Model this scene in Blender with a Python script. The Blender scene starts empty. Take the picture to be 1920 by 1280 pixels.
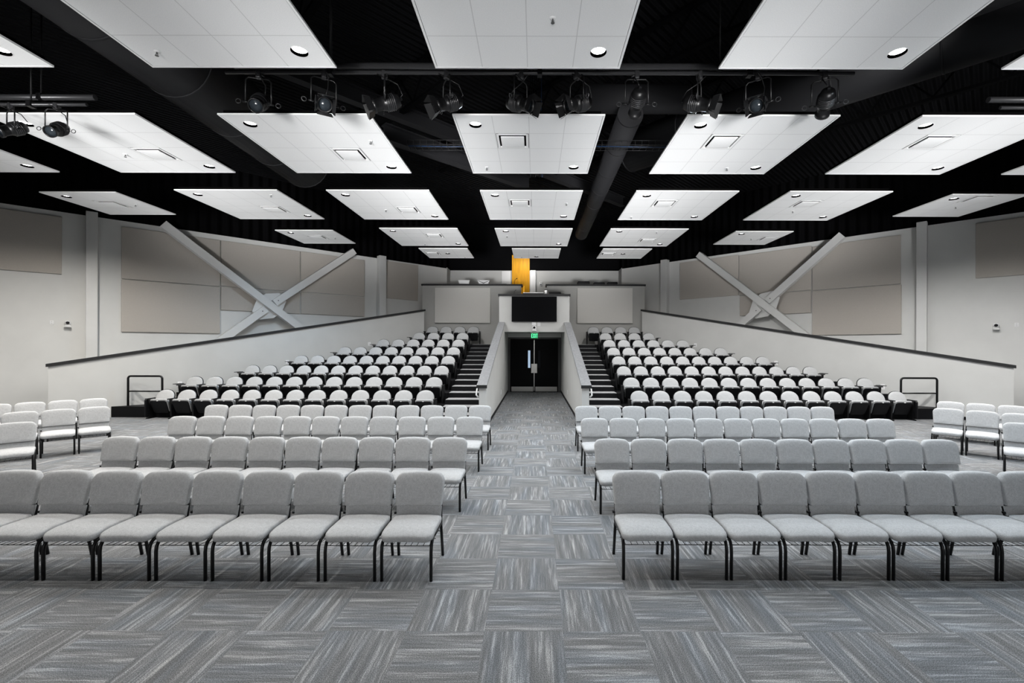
import bpy, math, random
from mathutils import Vector, Matrix

PI = math.pi
random.seed(4)
sc = bpy.context.scene
col = sc.collection

# ------------------------------------------------------------------ camera
cam_data = bpy.data.cameras.new('camera')
cam = bpy.data.objects.new('camera', cam_data)
col.objects.link(cam)
cam_data.sensor_width = 36.0
cam_data.lens = 16.0
cam_data.shift_x = -43.0 / 1920.0
cam_data.shift_y = 10.0 / 1920.0
cam_data.clip_start = 0.05
cam_data.clip_end = 200
cam.location = (0.0, 0.0, 2.2)
cam.rotation_euler = (PI / 2, -0.0026, 0.0)
sc.camera = cam

# ------------------------------------------------------------------ world, exposure
world = bpy.data.worlds.new('world')
sc.world = world
world.use_nodes = True
world.node_tree.nodes['Background'].inputs[0].default_value = (0.95, 0.97, 1.0, 1)
world.node_tree.nodes['Background'].inputs[1].default_value = 0.04
sc.view_settings.view_transform = 'Standard'
sc.view_settings.look = 'None'
sc.view_settings.gamma = 1.0
sc.view_settings.exposure = 0.0
sc.cycles.max_bounces = 7
sc.cycles.diffuse_bounces = 5
sc.cycles.glossy_bounces = 2
sc.cycles.transmission_bounces = 2
sc.cycles.caustics_reflective = False
sc.cycles.caustics_refractive = False
sc.cycles.sample_clamp_indirect = 6.0
sc.cycles.use_denoising = True

# ------------------------------------------------------------------ added fill lamps, unseen behind the camera, to brighten clouds and chairs
DOWN_W = 60.0          # watts of each downlight in the clouds
def fill_spot(loc, aim, watts, angle, blend=0.9, size=0.7, color=(1, 1, 1)):
    d = bpy.data.lights.new('stage_wash', 'SPOT')
    d.energy = watts; d.spot_size = math.radians(angle); d.spot_blend = blend
    d.shadow_soft_size = size; d.color = color
    o = bpy.data.objects.new('stage_wash', d)
    col.objects.link(o)
    o.location = loc
    o.rotation_euler = (Vector(aim) - Vector(loc)).to_track_quat('-Z', 'Y').to_euler()
    return o
for sx in (-1, 1):
    fill_spot((sx * 3.0, -3.5, 1.2), (sx * 2.5, 16.0, 6.9), 25000, 18, 0.9, 1.5)
    fill_spot((sx * 6.0, -3.5, 1.2), (sx * 8.6, 13.3, 7.1), 17500, 23, 0.8, 2.0)
    fill_spot((sx * 1.5, -3.0, 1.2), (sx * 2.5, 10.6, 6.2), 3100, 36, 0.9, 2.0)
    fill_spot((sx * 4.0, -3.0, 1.2), (sx * 4.5, 5.5, 6.0), 230, 70)
    fill_spot((sx * 4.0, -6.5, 3.6), (sx * 3.5, 6.0, 0.6), 620, 75, 1.0, 1.2)

# ------------------------------------------------------------------ materials
def new_mat(name, color, rough=0.6, metal=0.0, spec=0.5, emis=None, estr=0.0):
    m = bpy.data.materials.new(name)
    m.use_nodes = True
    b = m.node_tree.nodes['Principled BSDF']
    b.inputs['Base Color'].default_value = (*color, 1)
    b.inputs['Roughness'].default_value = rough
    b.inputs['Metallic'].default_value = metal
    b.inputs['Specular IOR Level'].default_value = spec
    if emis:
        b.inputs['Emission Color'].default_value = (*emis, 1)
        b.inputs['Emission Strength'].default_value = estr
    return m

class NT:
    """small helper that wires shader nodes"""
    def __init__(self, m):
        self.nt = m.node_tree
        self.b = self.nt.nodes['Principled BSDF']
    def n(self, t, **kw):
        x = self.nt.nodes.new(t)
        for k, v in kw.items():
            setattr(x, k, v)
        return x
    def l(self, a, b):
        self.nt.links.new(a, b)
    def math(self, op, a, b=None, c=None):
        x = self.n('ShaderNodeMath', operation=op)
        for i, v in enumerate((a, b, c)):
            if v is None: continue
            if isinstance(v, (int, float)): x.inputs[i].default_value = v
            else: self.l(v, x.inputs[i])
        return x.outputs[0]
    def noise(self, vec, scale, detail=2.0, rough=0.5):
        x = self.n('ShaderNodeTexNoise')
        x.inputs['Scale'].default_value = scale
        x.inputs['Detail'].default_value = detail
        x.inputs['Roughness'].default_value = rough
        if vec is not None: self.l(vec, x.inputs['Vector'])
        return x.outputs['Fac']
    def ramp(self, fac, stops):
        x = self.n('ShaderNodeValToRGB')
        el = x.color_ramp.elements
        while len(el) < len(stops): el.new(0.5)
        for e, (p, c) in zip(el, stops):
            e.position = p; e.color = (*c, 1)
        self.l(fac, x.inputs[0])
        return x.outputs[0]
    def mix(self, fac, a, b, mode='MIX'):
        x = self.n('ShaderNodeMix', data_type='RGBA', blend_type=mode)
        for s, v in ((x.inputs[0], fac), (x.inputs[6], a), (x.inputs[7], b)):
            if isinstance(v, (int, float)): s.default_value = v
            elif isinstance(v, tuple): s.default_value = (*v, 1)
            else: self.l(v, s)
        return x.outputs[2]
    def bump(self, h, strength, dist):
        x = self.n('ShaderNodeBump')
        x.inputs['Strength'].default_value = strength
        x.inputs['Distance'].default_value = dist
        self.l(h, x.inputs['Height'])
        self.l(x.outputs[0], self.b.inputs['Normal'])
    def obj(self):
        return self.n('ShaderNodeTexCoord').outputs['Object']
    def xyz(self, v):
        s = self.n('ShaderNodeSeparateXYZ'); self.l(v, s.inputs[0]); return s.outputs
    def comb(self, x, y, z):
        c = self.n('ShaderNodeCombineXYZ')
        for i, v in enumerate((x, y, z)):
            if isinstance(v, (int, float)): c.inputs[i].default_value = v
            else: self.l(v, c.inputs[i])
        return c.outputs[0]

def fabric_mat(name, a, b, scale):
    m = new_mat(name, a, 0.95, 0, 0.15)
    t = NT(m)
    o = t.obj()
    f = t.noise(o, scale, 3, 0.7)
    g = t.noise(o, scale * 0.12, 2, 0.5)
    s = t.math('ADD', t.math('MULTIPLY', f, 0.88), t.math('MULTIPLY', g, 0.12))
    t.l(t.ramp(s, [(0.36, a), (0.64, b)]), t.b.inputs['Base Color'])
    t.bump(f, 0.35, 0.002)
    return m

def paint_mat(name, c, rough=0.75, var=0.03):
    m = new_mat(name, c, rough, 0, 0.25)
    t = NT(m)
    o = t.obj()
    f = t.noise(o, 1.3, 3, 0.5)
    lo = tuple(x * (1 - var) for x in c); hi = tuple(min(1, x * (1 + var)) for x in c)
    t.l(t.ramp(f, [(0.3, lo), (0.7, hi)]), t.b.inputs['Base Color'])
    t.bump(t.noise(o, 160, 2, 0.5), 0.08, 0.001)
    return m

def carpet_mat(name, tile=True):
    m = new_mat(name, (0.2, 0.2, 0.2), 1.0, 0, 0.05)
    t = NT(m)
    o = t.obj()
    x, y, z = t.xyz(o)
    W = 0.606
    fx = t.math('DIVIDE', t.math('SUBTRACT', x, -0.384), W)
    fy = t.math('DIVIDE', t.math('SUBTRACT', y, 4.125), W)
    ix = t.math('FLOOR', fx); iy = t.math('FLOOR', fy)
    par = t.math('FLOORED_MODULO', t.math('ADD', ix, iy), 2.0)
    inv = t.math('SUBTRACT', 1.0, par)
    across = t.math('ADD', t.math('MULTIPLY', fx, inv), t.math('MULTIPLY', fy, par))
    along = t.math('ADD', t.math('MULTIPLY', fy, inv), t.math('MULTIPLY', fx, par))
    seed = t.math('ADD', t.math('MULTIPLY', ix, 7.31), t.math('MULTIPLY', iy, 3.17))
    wob = t.math('MULTIPLY', t.noise(o, 14.0, 2, 0.5), 0.022)
    across = t.math('ADD', across, wob)
    v1 = t.comb(t.math('MULTIPLY', across, 19.0), t.math('MULTIPLY', along, 0.9), seed)
    v2 = t.comb(t.math('MULTIPLY', across, 60.0), t.math('MULTIPLY', along, 2.6), seed)
    v3 = t.comb(t.math('MULTIPLY', across, 4.0), t.math('MULTIPLY', along, 0.5), t.math('ADD', seed, 51.0))
    s1 = t.noise(v1, 1.0, 2, 0.5)
    s2 = t.noise(v2, 1.0, 2, 0.6)
    s3 = t.noise(v3, 1.0, 1, 0.5)
    grain = t.noise(o, 150, 3, 0.9)
    f = t.math('ADD', t.math('MULTIPLY', s1, 0.62), t.math('MULTIPLY', s2, 0.38))
    base = t.ramp(f, [(0.36, (0.148, 0.151, 0.155)), (0.47, (0.182, 0.186, 0.190)), (0.54, (0.218, 0.222, 0.227)), (0.60, (0.315, 0.319, 0.322)), (0.68, (0.40, 0.403, 0.404))])
    sp = t.ramp(grain, [(0.36, (0.30, 0.30, 0.30)), (0.50, (0.92, 0.92, 0.92)), (0.64, (1.9, 1.9, 1.9))])
    tint = t.ramp(s3, [(0.36, (1.015, 1.0, 0.985)), (0.5, (1, 1, 1)), (0.66, (0.96, 0.995, 1.035))])
    c = t.mix(1.0, t.mix(1.0, base, sp, 'MULTIPLY'), tint, 'MULTIPLY')
    t.l(c, t.b.inputs['Base Color'])
    t.bump(t.math('ADD', grain, t.math('MULTIPLY', s2, 0.5)), 0.5, 0.004)
    return m

def tile_mat():
    m = new_mat('ceiling_tile', (0.86, 0.86, 0.86), 0.9, 0, 0.1)
    t = NT(m)
    f = t.noise(t.obj(), 90, 3, 0.7)
    t.l(t.ramp(f, [(0.35, (0.84, 0.845, 0.85)), (0.65, (0.91, 0.91, 0.91))]), t.b.inputs['Base Color'])
    return m

def wood_mat():
    m = new_mat('amber_wood', (0.8, 0.4, 0.03), 0.5, 0, 0.3)
    t = NT(m)
    x, y, z = t.xyz(t.obj())
    v = t.comb(t.math('MULTIPLY', x, 7.0), 0.0, t.math('MULTIPLY', z, 0.8))
    f = t.noise(v, 1.6, 4, 0.6)
    t.l(t.ramp(f, [(0.3, (0.62, 0.26, 0.002)), (0.55, (0.78, 0.36, 0.002)), (0.75, (0.86, 0.42, 0.004))]), t.b.inputs['Base Color'])
    return m

def corrugated_mat(name, c, axis):
    m = new_mat(name, c, 0.8, 0, 0.06)
    t = NT(m)
    x, y, z = t.xyz(t.obj())
    if axis == 'wall': u = t.math('MULTIPLY', t.math('ADD', x, 0.0), 1.0)
    else: u = t.math('SUBTRACT', x, y)
    w = t.math('SINE', t.math('MULTIPLY', u, 26.0))
    t.bump(w, 1.0, 0.05)
    return m

def stone_mat():
    m = new_mat('cap_laminate', (0.4, 0.41, 0.43), 0.45, 0, 0.4)
    t = NT(m)
    f = t.noise(t.obj(), 14, 4, 0.7)
    t.l(t.ramp(f, [(0.3, (0.16, 0.165, 0.175)), (0.55, (0.225, 0.23, 0.24)), (0.8, (0.31, 0.315, 0.32))]), t.b.inputs['Base Color'])
    return m

M = {}
M['carpet'] = carpet_mat('carpet_tile')
M['tread'] = fabric_mat('tread_carpet', (0.26, 0.26, 0.265), (0.48, 0.48, 0.485), 120)
M['fabric'] = fabric_mat('chair_fabric', (0.30, 0.304, 0.31), (0.68, 0.685, 0.69), 300)
M['seat_fabric'] = fabric_mat('theatre_fabric', (0.40, 0.405, 0.41), (0.56, 0.565, 0.57), 120)
M['wall'] = paint_mat('wall_paint', (0.57, 0.57, 0.557))
M['hall_wall'] = paint_mat('hall_wall_paint', (0.73, 0.73, 0.715))  # same paint as the other walls, lightened in place of more light
M['panel'] = fabric_mat('panel_fabric', (0.50, 0.465, 0.425), (0.585, 0.545, 0.50), 220)
M['pale_panel'] = fabric_mat('pale_panel_fabric', (0.72, 0.70, 0.665), (0.79, 0.77, 0.735), 220)
M['booth_wall'] = paint_mat('booth_paint', (0.50, 0.495, 0.475))  # wall paint darkened; the booth front's shade is in its colour
M['steel_white'] = paint_mat('white_steel', (0.72, 0.72, 0.71), 0.5)
M['tile'] = tile_mat()
M['grid'] = new_mat('tile_grid', (0.66, 0.66, 0.66), 0.6)
M['trim_white'] = new_mat('white_trim', (0.9, 0.9, 0.9), 0.45)
M['cloud_side'] = new_mat('cloud_side', (0.003, 0.003, 0.003), 0.9, 0, 0.0)
M['black'] = new_mat('black_paint', (0.003, 0.0031, 0.0036), 0.8, 0, 0.05)
M['black_upper'] = corrugated_mat('black_wall', (0.0022, 0.0022, 0.0026), 'wall')
M['deck'] = corrugated_mat('black_deck', (0.011, 0.0112, 0.0125), 'deck')
M['duct'] = new_mat('black_duct', (0.017, 0.017, 0.019), 0.6, 0, 0.3)
M['black_metal'] = new_mat('black_metal', (0.006, 0.006, 0.0065), 0.35, 0.1, 0.35)
M['black_plastic'] = new_mat('black_plastic', (0.006, 0.006, 0.007), 0.5, 0, 0.2)
M['riser'] = new_mat('black_vinyl', (0.006, 0.006, 0.007), 0.55, 0, 0.15)
M['dark_cap'] = new_mat('dark_cap', (0.02, 0.02, 0.021), 0.55, 0, 0.3)
M['cap'] = stone_mat()
M['screen'] = new_mat('screen_glass', (0.0012, 0.0012, 0.002), 0.25, 0, 0.06)
M['door'] = new_mat('black_door', (0.0035, 0.0035, 0.004), 0.5, 0, 0.08)
M['frame_grey'] = new_mat('door_frame', (0.05, 0.05, 0.049), 0.5)
M['steel'] = new_mat('brushed_steel', (0.55, 0.54, 0.52), 0.28, 1.0)
M['glass_lit'] = new_mat('lit_glass', (0.6, 0.7, 0.8), 0.2, 0, 0.5, (0.55, 0.75, 1.0), 0.55)
M['glass_dark'] = new_mat('dark_glass', (0.004, 0.005, 0.009), 0.1)
M['white_plastic'] = new_mat('white_plastic', (0.85, 0.85, 0.85), 0.4)
M['lens'] = new_mat('lamp_lens', (1, 1, 1), 0.4, 0, 0.3, (1, 0.99, 0.97), 30.0)
M['baffle'] = new_mat('black_baffle', (0.0, 0.0, 0.0), 1.0, 0, 0.0)
M['exit_green'] = new_mat('exit_green', (0.0, 0.5, 0.15), 0.4, 0, 0.3, (0.12, 1.0, 0.42), 1.6)
M['exit_panel'] = new_mat('exit_panel', (0.004, 0.06, 0.02), 0.3, 0, 0.4, (0.0, 0.5, 0.12), 0.16)
M['wood'] = wood_mat()
M['blue'] = new_mat('blue_plastic', (0.02, 0.13, 0.5), 0.4)
M['blue_cable'] = new_mat('blue_cable', (0.012, 0.035, 0.09), 0.5)
M['brass'] = new_mat('copper', (0.5, 0.2, 0.08), 0.4, 0.8)
M['dull_steel'] = new_mat('dull_steel', (0.12, 0.12, 0.12), 0.4, 0.6)
M['grey_pipe'] = new_mat('grey_pipe', (0.03, 0.03, 0.032), 0.35, 0.3)
M['dim_glass'] = new_mat('lamp_glass', (0.02, 0.025, 0.03), 0.15)

# ------------------------------------------------------------------ mesh helpers
class MB:
    def __init__(self):
        self.v = []; self.f = []; self.flat = set()
    def add(self, vs, fs, flat=True):
        o = len(self.v); self.v.extend(vs)
        for f in fs:
            if flat: self.flat.add(len(self.f))
            self.f.append(tuple(i + o for i in f))
        return self
    def box(self, x0, x1, y0, y1, z0, z1, mat=None):
        vs = [Vector((x, y, z)) for z in (z0, z1) for y in (y0, y1) for x in (x0, x1)]
        if mat is not None: vs = [mat @ v for v in vs]
        return self.add([tuple(v) for v in vs], [(0, 2, 3, 1), (4, 5, 7, 6), (0, 1, 5, 4), (1, 3, 7, 5), (3, 2, 6, 7), (2, 0, 4, 6)])
    def rbox(self, x0, x1, y0, y1, z0, z1, r, mat=None, n=2):
        """box with rounded edges"""
        c = Vector(((x0 + x1) / 2, (y0 + y1) / 2, (z0 + z1) / 2)); h = Vector((abs(x1 - x0) / 2, abs(y1 - y0) / 2, abs(z1 - z0) / 2))
        r = min(r, h.x * .98, h.y * .98, h.z * .98)
        def line(hh):
            a = [-hh + r * (1 - math.tan(PI / 4 * (1 - k / n))) for k in range(n + 1)]
            return a + [-q for q in reversed(a)]
        L = [line(h.x), line(h.y), line(h.z)]
        idx = {}; vs = []; fs = []
        def vid(p):
            k = (round(p[0], 6), round(p[1], 6), round(p[2], 6))
            if k not in idx:
                q = Vector(p); inn = Vector([max(-h[i] + r, min(h[i] - r, q[i])) for i in range(3)])
                d = q - inn
                w = c + (inn + d.normalized() * r if d.length > 1e-9 else q)
                if mat is not None: w = mat @ w
                idx[k] = len(vs); vs.append(tuple(w))
            return idx[k]
        for ax in range(3):
            u, w = (ax + 1) % 3, (ax + 2) % 3
            for s in (-1, 1):
                for i in range(len(L[u]) - 1):
                    for j in range(len(L[w]) - 1):
                        q = []
                        for (a, b) in ((i, j), (i + 1, j), (i + 1, j + 1), (i, j + 1)):
                            p = [0, 0, 0]; p[ax] = s * h[ax]; p[u] = L[u][a]; p[w] = L[w][b]
                            q.append(vid(p))
                        if s < 0: q.reverse()
                        if len(set(q)) == 4: fs.append(tuple(q))
        return self.add(vs, fs, False)
    def tube(self, pts, r, n=8, closed=False, caps=True):
        P = [Vector(p) for p in pts]
        m = len(P); vs = []; fs = []
        T = []
        for i in range(m):
            a = P[(i - 1) % m] if (closed or i > 0) else P[i]
            b = P[(i + 1) % m] if (closed or i < m - 1) else P[i]
            T.append((b - a).normalized())
        up = Vector((0, 0, 1)) if abs(T[0].z) < 0.9 else Vector((1, 0, 0))
        nrm = (up - T[0] * up.dot(T[0])).normalized()
        for i in range(m):
            nrm = (nrm - T[i] * nrm.dot(T[i])).normalized()
            bi = T[i].cross(nrm)
            for k in range(n):
                a = 2 * PI * k / n
                vs.append(tuple(P[i] + (nrm * math.cos(a) + bi * math.sin(a)) * r))
        for i in range(m if closed else m - 1):
            j = (i + 1) % m
            for k in range(n):
                l = (k + 1) % n
                fs.append((i * n + k, i * n + l, j * n + l, j * n + k))
        self.add(vs, fs, False)
        if caps and not closed:
            o = len(self.v) - len(vs)
            for ring, rev in ((0, True), (m - 1, False)):
                q = [o + ring * n + k for k in range(n)]
                if rev: q.reverse()
                self.flat.add(len(self.f)); self.f.append(tuple(q))
        return self
    def bar(self, a, b, w, d, up=(0, 0, 1)):
        """rectangular bar from a to b, w across, d along the up direction"""
        a = Vector(a); b = Vector(b); t = (b - a).normalized(); u = Vector(up); u = (u - t * u.dot(t)).normalized(); s = t.cross(u)
        vs = []
        for p in (a, b):
            for (i, j) in ((-1, -1), (1, -1), (1, 1), (-1, 1)):
                vs.append(tuple(p + s * (i * w / 2) + u * (j * d / 2)))
        return self.add(vs, [(3, 2, 1, 0), (4, 5, 6, 7), (0, 1, 5, 4), (1, 2, 6, 5), (2, 3, 7, 6), (3, 0, 4, 7)])
    def prism(self, poly, d, mat=None):
        """poly: list of 3D points (planar), extruded by the vector d"""
        n = len(poly); d = Vector(d)
        vs = [Vector(p) for p in poly] + [Vector(p) + d for p in poly]
        if mat is not None: vs = [mat @ v for v in vs]
        fs = [tuple(range(n - 1, -1, -1)), tuple(range(n, 2 * n))]
        for i in range(n):
            j = (i + 1) % n
            fs.append((i, j, n + j, n + i))
        return self.add([tuple(v) for v in vs], fs)
    def lathe(self, prof, n=24, mat=None, cap0=False, cap1=False):
        """profile [(r, z)] about Z"""
        vs = []; fs = []
        for (r, z) in prof:
            for k in range(n):
                a = 2 * PI * k / n
                v = Vector((r * math.cos(a), r * math.sin(a), z))
                vs.append(tuple(mat @ v if mat is not None else v))
        for i in range(len(prof) - 1):
            for k in range(n):
                l = (k + 1) % n
                fs.append((i * n + k, i * n + l, (i + 1) * n + l, (i + 1) * n + k))
        self.add(vs, fs, False)
        o = len(self.v) - len(vs)
        if cap0: self.flat.add(len(self.f)); self.f.append(tuple(o + k for k in reversed(range(n))))
        if cap1: self.flat.add(len(self.f)); self.f.append(tuple(o + (len(prof) - 1) * n + k for k in range(n)))
        return self
    def pillow(self, outline, tf, tb, pf=4.0, pb=6.0, to3=None, scales=(1, .985, .955, .91, .84, .7, .45)):
        """puffed cushion inside a 2D outline (a, b); third coordinate c: front -tf .. back +tb"""
        n = len(outline)
        cx = sum(p[0] for p in outline) / n; cy = sum(p[1] for p in outline) / n
        rings = []
        for s in reversed(scales[1:]): rings.append((s, -tf * (1 - s ** pf) ** (1 / pf)))
        rings.append((1.0, 0.0))
        for s in scales[1:]: rings.append((s, tb * (1 - s ** pb) ** (1 / pb)))
        vs = []; fs = []
        for (s, c) in rings:
            for (a, b) in outline:
                vs.append((cx + (a - cx) * s, cy + (b - cy) * s, c))
        for i in range(len(rings) - 1):
            for k in range(n):
                l = (k + 1) % n
                fs.append((i * n + k, i * n + l, (i + 1) * n + l, (i + 1) * n + k))
        ia = len(vs); vs.append((cx, cy, -tf)); ib = len(vs); vs.append((cx, cy, tb))
        e = (len(rings) - 1) * n
        for k in range(n):
            l = (k + 1) % n
            fs.append((ia, l, k)); fs.append((ib, e + k, e + l))
        if to3: vs = [to3(*v) for v in vs]
        return self.add(vs, fs, False)
    def mesh(self, name):
        me = bpy.data.meshes.new(name)
        me.from_pydata(self.v, [], self.f)
        me.update()
        import bmesh as _b
        bm = _b.new(); bm.from_mesh(me)
        _b.ops.recalc_face_normals(bm, faces=bm.faces)
        bm.to_mesh(me); bm.free()
        me.polygons.foreach_set('use_smooth', [i not in self.flat for i in range(len(me.polygons))])
        return me

def obj(name, mb, m, parent=None, loc=(0, 0, 0), rot=(0, 0, 0)):
    me = mb if isinstance(mb, bpy.types.Mesh) else mb.mesh(name)
    if m is not None and not me.materials: me.materials.append(M[m] if isinstance(m, str) else m)
    o = bpy.data.objects.new(name, me)
    col.objects.link(o)
    o.location = loc; o.rotation_euler = rot
    if parent is not None: o.parent = parent
    return o

def tag(o, label, cat, group=None, kind=None):
    o['label'] = label
    o['category'] = cat
    if group: o['group'] = group
    if kind: o['kind'] = kind
    return o

def thing(name, label, cat, loc=(0, 0, 0), rz=0.0, group=None):
    o = bpy.data.objects.new(name, None)
    o.empty_display_size = 0.1
    col.objects.link(o)
    o.location = loc; o.rotation_euler = (0, 0, rz)
    return tag(o, label, cat, group)

def struct(name, mb, m, label=None, cat=None):
    o = obj(name, mb, m)
    o['kind'] = 'structure'
    if label: o['label'] = label
    if cat: o['category'] = cat
    return o

def rrect(w, z0, z1, r0, r1, n=5, taper=0.0):
    """rounded rectangle outline: half-width w/2 at top, narrower by taper at the bottom; radii r0 bottom, r1 top"""
    out = []
    hb = w / 2 - taper; ht = w / 2
    for (cx, cz, r, a0) in ((hb - r0, z0 + r0, r0, -90), (ht - r1, z1 - r1, r1, 0), (-(ht - r1), z1 - r1, r1, 90), (-(hb - r0), z0 + r0, r0, 180)):
        for k in range(n + 1):
            a = math.radians(a0 + 90 * k / n)
            out.append((cx + r * math.cos(a), cz + r * math.sin(a)))
    # extra points along the straight runs so that the shape can bend
    res = []
    for i in range(len(out)):
        a = out[i]; b = out[(i + 1) % len(out)]
        res.append(a)
        L = math.hypot(b[0] - a[0], b[1] - a[1])
        k = int(L / 0.09)
        for q in range(1, k + 1):
            res.append((a[0] + (b[0] - a[0]) * q / (k + 1), a[1] + (b[1] - a[1]) * q / (k + 1)))
    return res

ORD = ['first', 'second', 'third', 'fourth', 'fifth', 'sixth', 'seventh', 'eighth', 'ninth', 'tenth', 'eleventh', 'twelfth', 'thirteenth', 'fourteenth']
SIDE = {-1: 'left', 1: 'right'}
Q = math.sqrt(0.5)

# ------------------------------------------------------------------ room shell
CW = {-1: 29.2, 1: 29.1}         # the hall walls: Y - X = 29.2 on the left, Y + X = 29.1 on the right
CG = 27.05                        # the sloping guard walls beside the tiers
ZW = 6.40                         # top of the white paint

def wall_frame(side, C):
    """matrix: local x along the wall (to the right in the photo), local y out of the wall towards the room, z up; x = 0 where the wall line crosses X = 0"""
    if side < 0: ex = Vector((Q, Q, 0)); ey = Vector((Q, -Q, 0))
    else: ex = Vector((Q, -Q, 0)); ey = Vector((-Q, -Q, 0))
    m = Matrix.Identity(4)
    for i in range(3):
        m[i][0] = ex[i]; m[i][1] = ey[i]; m[i][2] = (0, 0, 1)[i]; m[i][3] = (0, C, 0)[i]
    return m

struct('floor', MB().box(-22, 22, -1.5, 27, -0.2, 0.0), 'carpet')
struct('ceiling', MB().box(-24, 24, -1.5, 28, 9.0, 9.15), 'deck')
for sd in (-1, 1):
    F = wall_frame(sd, CW[sd])
    a, b = (-24.2, -6.69) if sd < 0 else (6.57, 24.2)
    struct('wall_' + SIDE[sd], MB().box(a, b, -0.2, 0, 0, ZW, F), 'hall_wall')
    struct('wall_upper_' + SIDE[sd], MB().box(a, b, -0.2, -0.01, ZW, 9.0, F), 'black_upper')
YB = 25.4
struct('wall_booth_side_left', MB().box(-4.93, -4.73, 24.45, YB, 0, ZW + .05), 'wall')
struct('wall_booth_side_right', MB().box(4.65, 4.85, 24.45, YB, 0, ZW + .05), 'wall')
struct('wall_back', MB().box(-5.4, 5.4, YB, YB + .2, 0, 6.45), 'wall')
struct('wall_upper_back', MB().box(-5.4, 5.4, YB - .01, YB + .2, 6.45, 9.0), 'black')

# guard walls beside the tiers, with their dark caps
def gz(Y): return 1.595 + (Y - 13.07) * 0.2640
for sd in (-1, 1):
    y0, y1 = (13.07, 21.75) if sd < 0 else (13.18, 21.9)
    P = lambda Y, C: (sd * (C - Y), Y)
    th = 0.2 * math.sqrt(2)
    poly = []
    A = [P(y0, CG), P(y1, CG)]
    n = Vector((sd * Q, Q, 0)) * 0.2
    face = [(A[0][0], A[0][1], 0), (A[1][0], A[1][1], 0), (A[1][0], A[1][1], gz(y1)), (A[0][0], A[0][1], gz(y0))]
    struct('wall_guard_' + SIDE[sd], MB().prism(face, n), 'wall')
    n2 = Vector((sd * Q, Q, 0))
    o0 = Vector((A[0][0], A[0][1], gz(y0))) - n2 * 0.045; o1 = Vector((A[1][0], A[1][1], gz(y1))) - n2 * 0.045
    t = (o1 - o0).normalized() * 0.05
    o0 = o0 - t; o1 = o1 + t
    struct('trim_guard_cap_' + SIDE[sd], MB().prism([o0, o1, o1 + Vector((0, 0, .085)), o0 + Vector((0, 0, .085))], n2 * 0.29), 'dark_cap')
    b0 = Vector((A[0][0], A[0][1], 0)) - n2 * 0.012; yb = 13.98
    b1 = Vector((sd * (CG - yb), yb, 0)) - n2 * 0.012
    struct('baseboard_guard_' + SIDE[sd], MB().prism([b0, b1, b1 + Vector((0, 0, .1)), b0 + Vector((0, 0, .1))], n2 * 0.012), 'riser')

# seating tiers and the two stairs
R0, DP, RH = 14.0, 1.12, 0.33
AI = {-1: -1.31, 1: 1.27}          # inner faces of the aisle walls
SX = {-1: -2.90, 1: 2.77}          # outer edge of the stairs
def tier_front(i): return R0 + DP * (i - 2)
for sd in (-1, 1):
    for i in range(2, 9):
        ya = tier_front(i); yb = tier_front(i + 1) if i < 8 else 22.5
        z0 = 0.0; z1 = RH * (i - 1)
        e = SX[sd]
        yg = min(yb, 22.0)
        xa = sd * (CG - ya - 0.02); xb = sd * (CG - yg - 0.02)
        poly = [(e, ya, z0), (xa, ya, z0), (xb, yg, z0)] + ([(xb, yb, z0)] if yb > yg else []) + [(e, yb, z0)]
        struct('seating_tier', MB().prism(poly, (0, 0, z1)), 'riser')
    st = thing('stair_flight', 'carpeted stair with black risers between the %s seats and the aisle wall' % SIDE[sd], 'stairs', ((SX[sd] + AI[sd] + sd * .2) / 2, 14.1, 0))
    w = abs(SX[sd] - (AI[sd] + sd * .2)) / 2 - 0.005
    for k in range(1, 15):
        ya = (k - 2) * 0.56; yb = ya + 0.56 if k < 14 else 22.5 - 14.1 - 0.01
        s = obj('step', MB().box(-w, w, ya, yb, 0.165 * (k - 1) if k > 1 else 0.0, 0.165 * k - 0.012), 'riser', st)
        obj('tread', MB().box(-w + .02, w - .02, ya + 0.03, yb, 0.165 * k - 0.012, 0.165 * k), 'tread', s)

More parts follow.
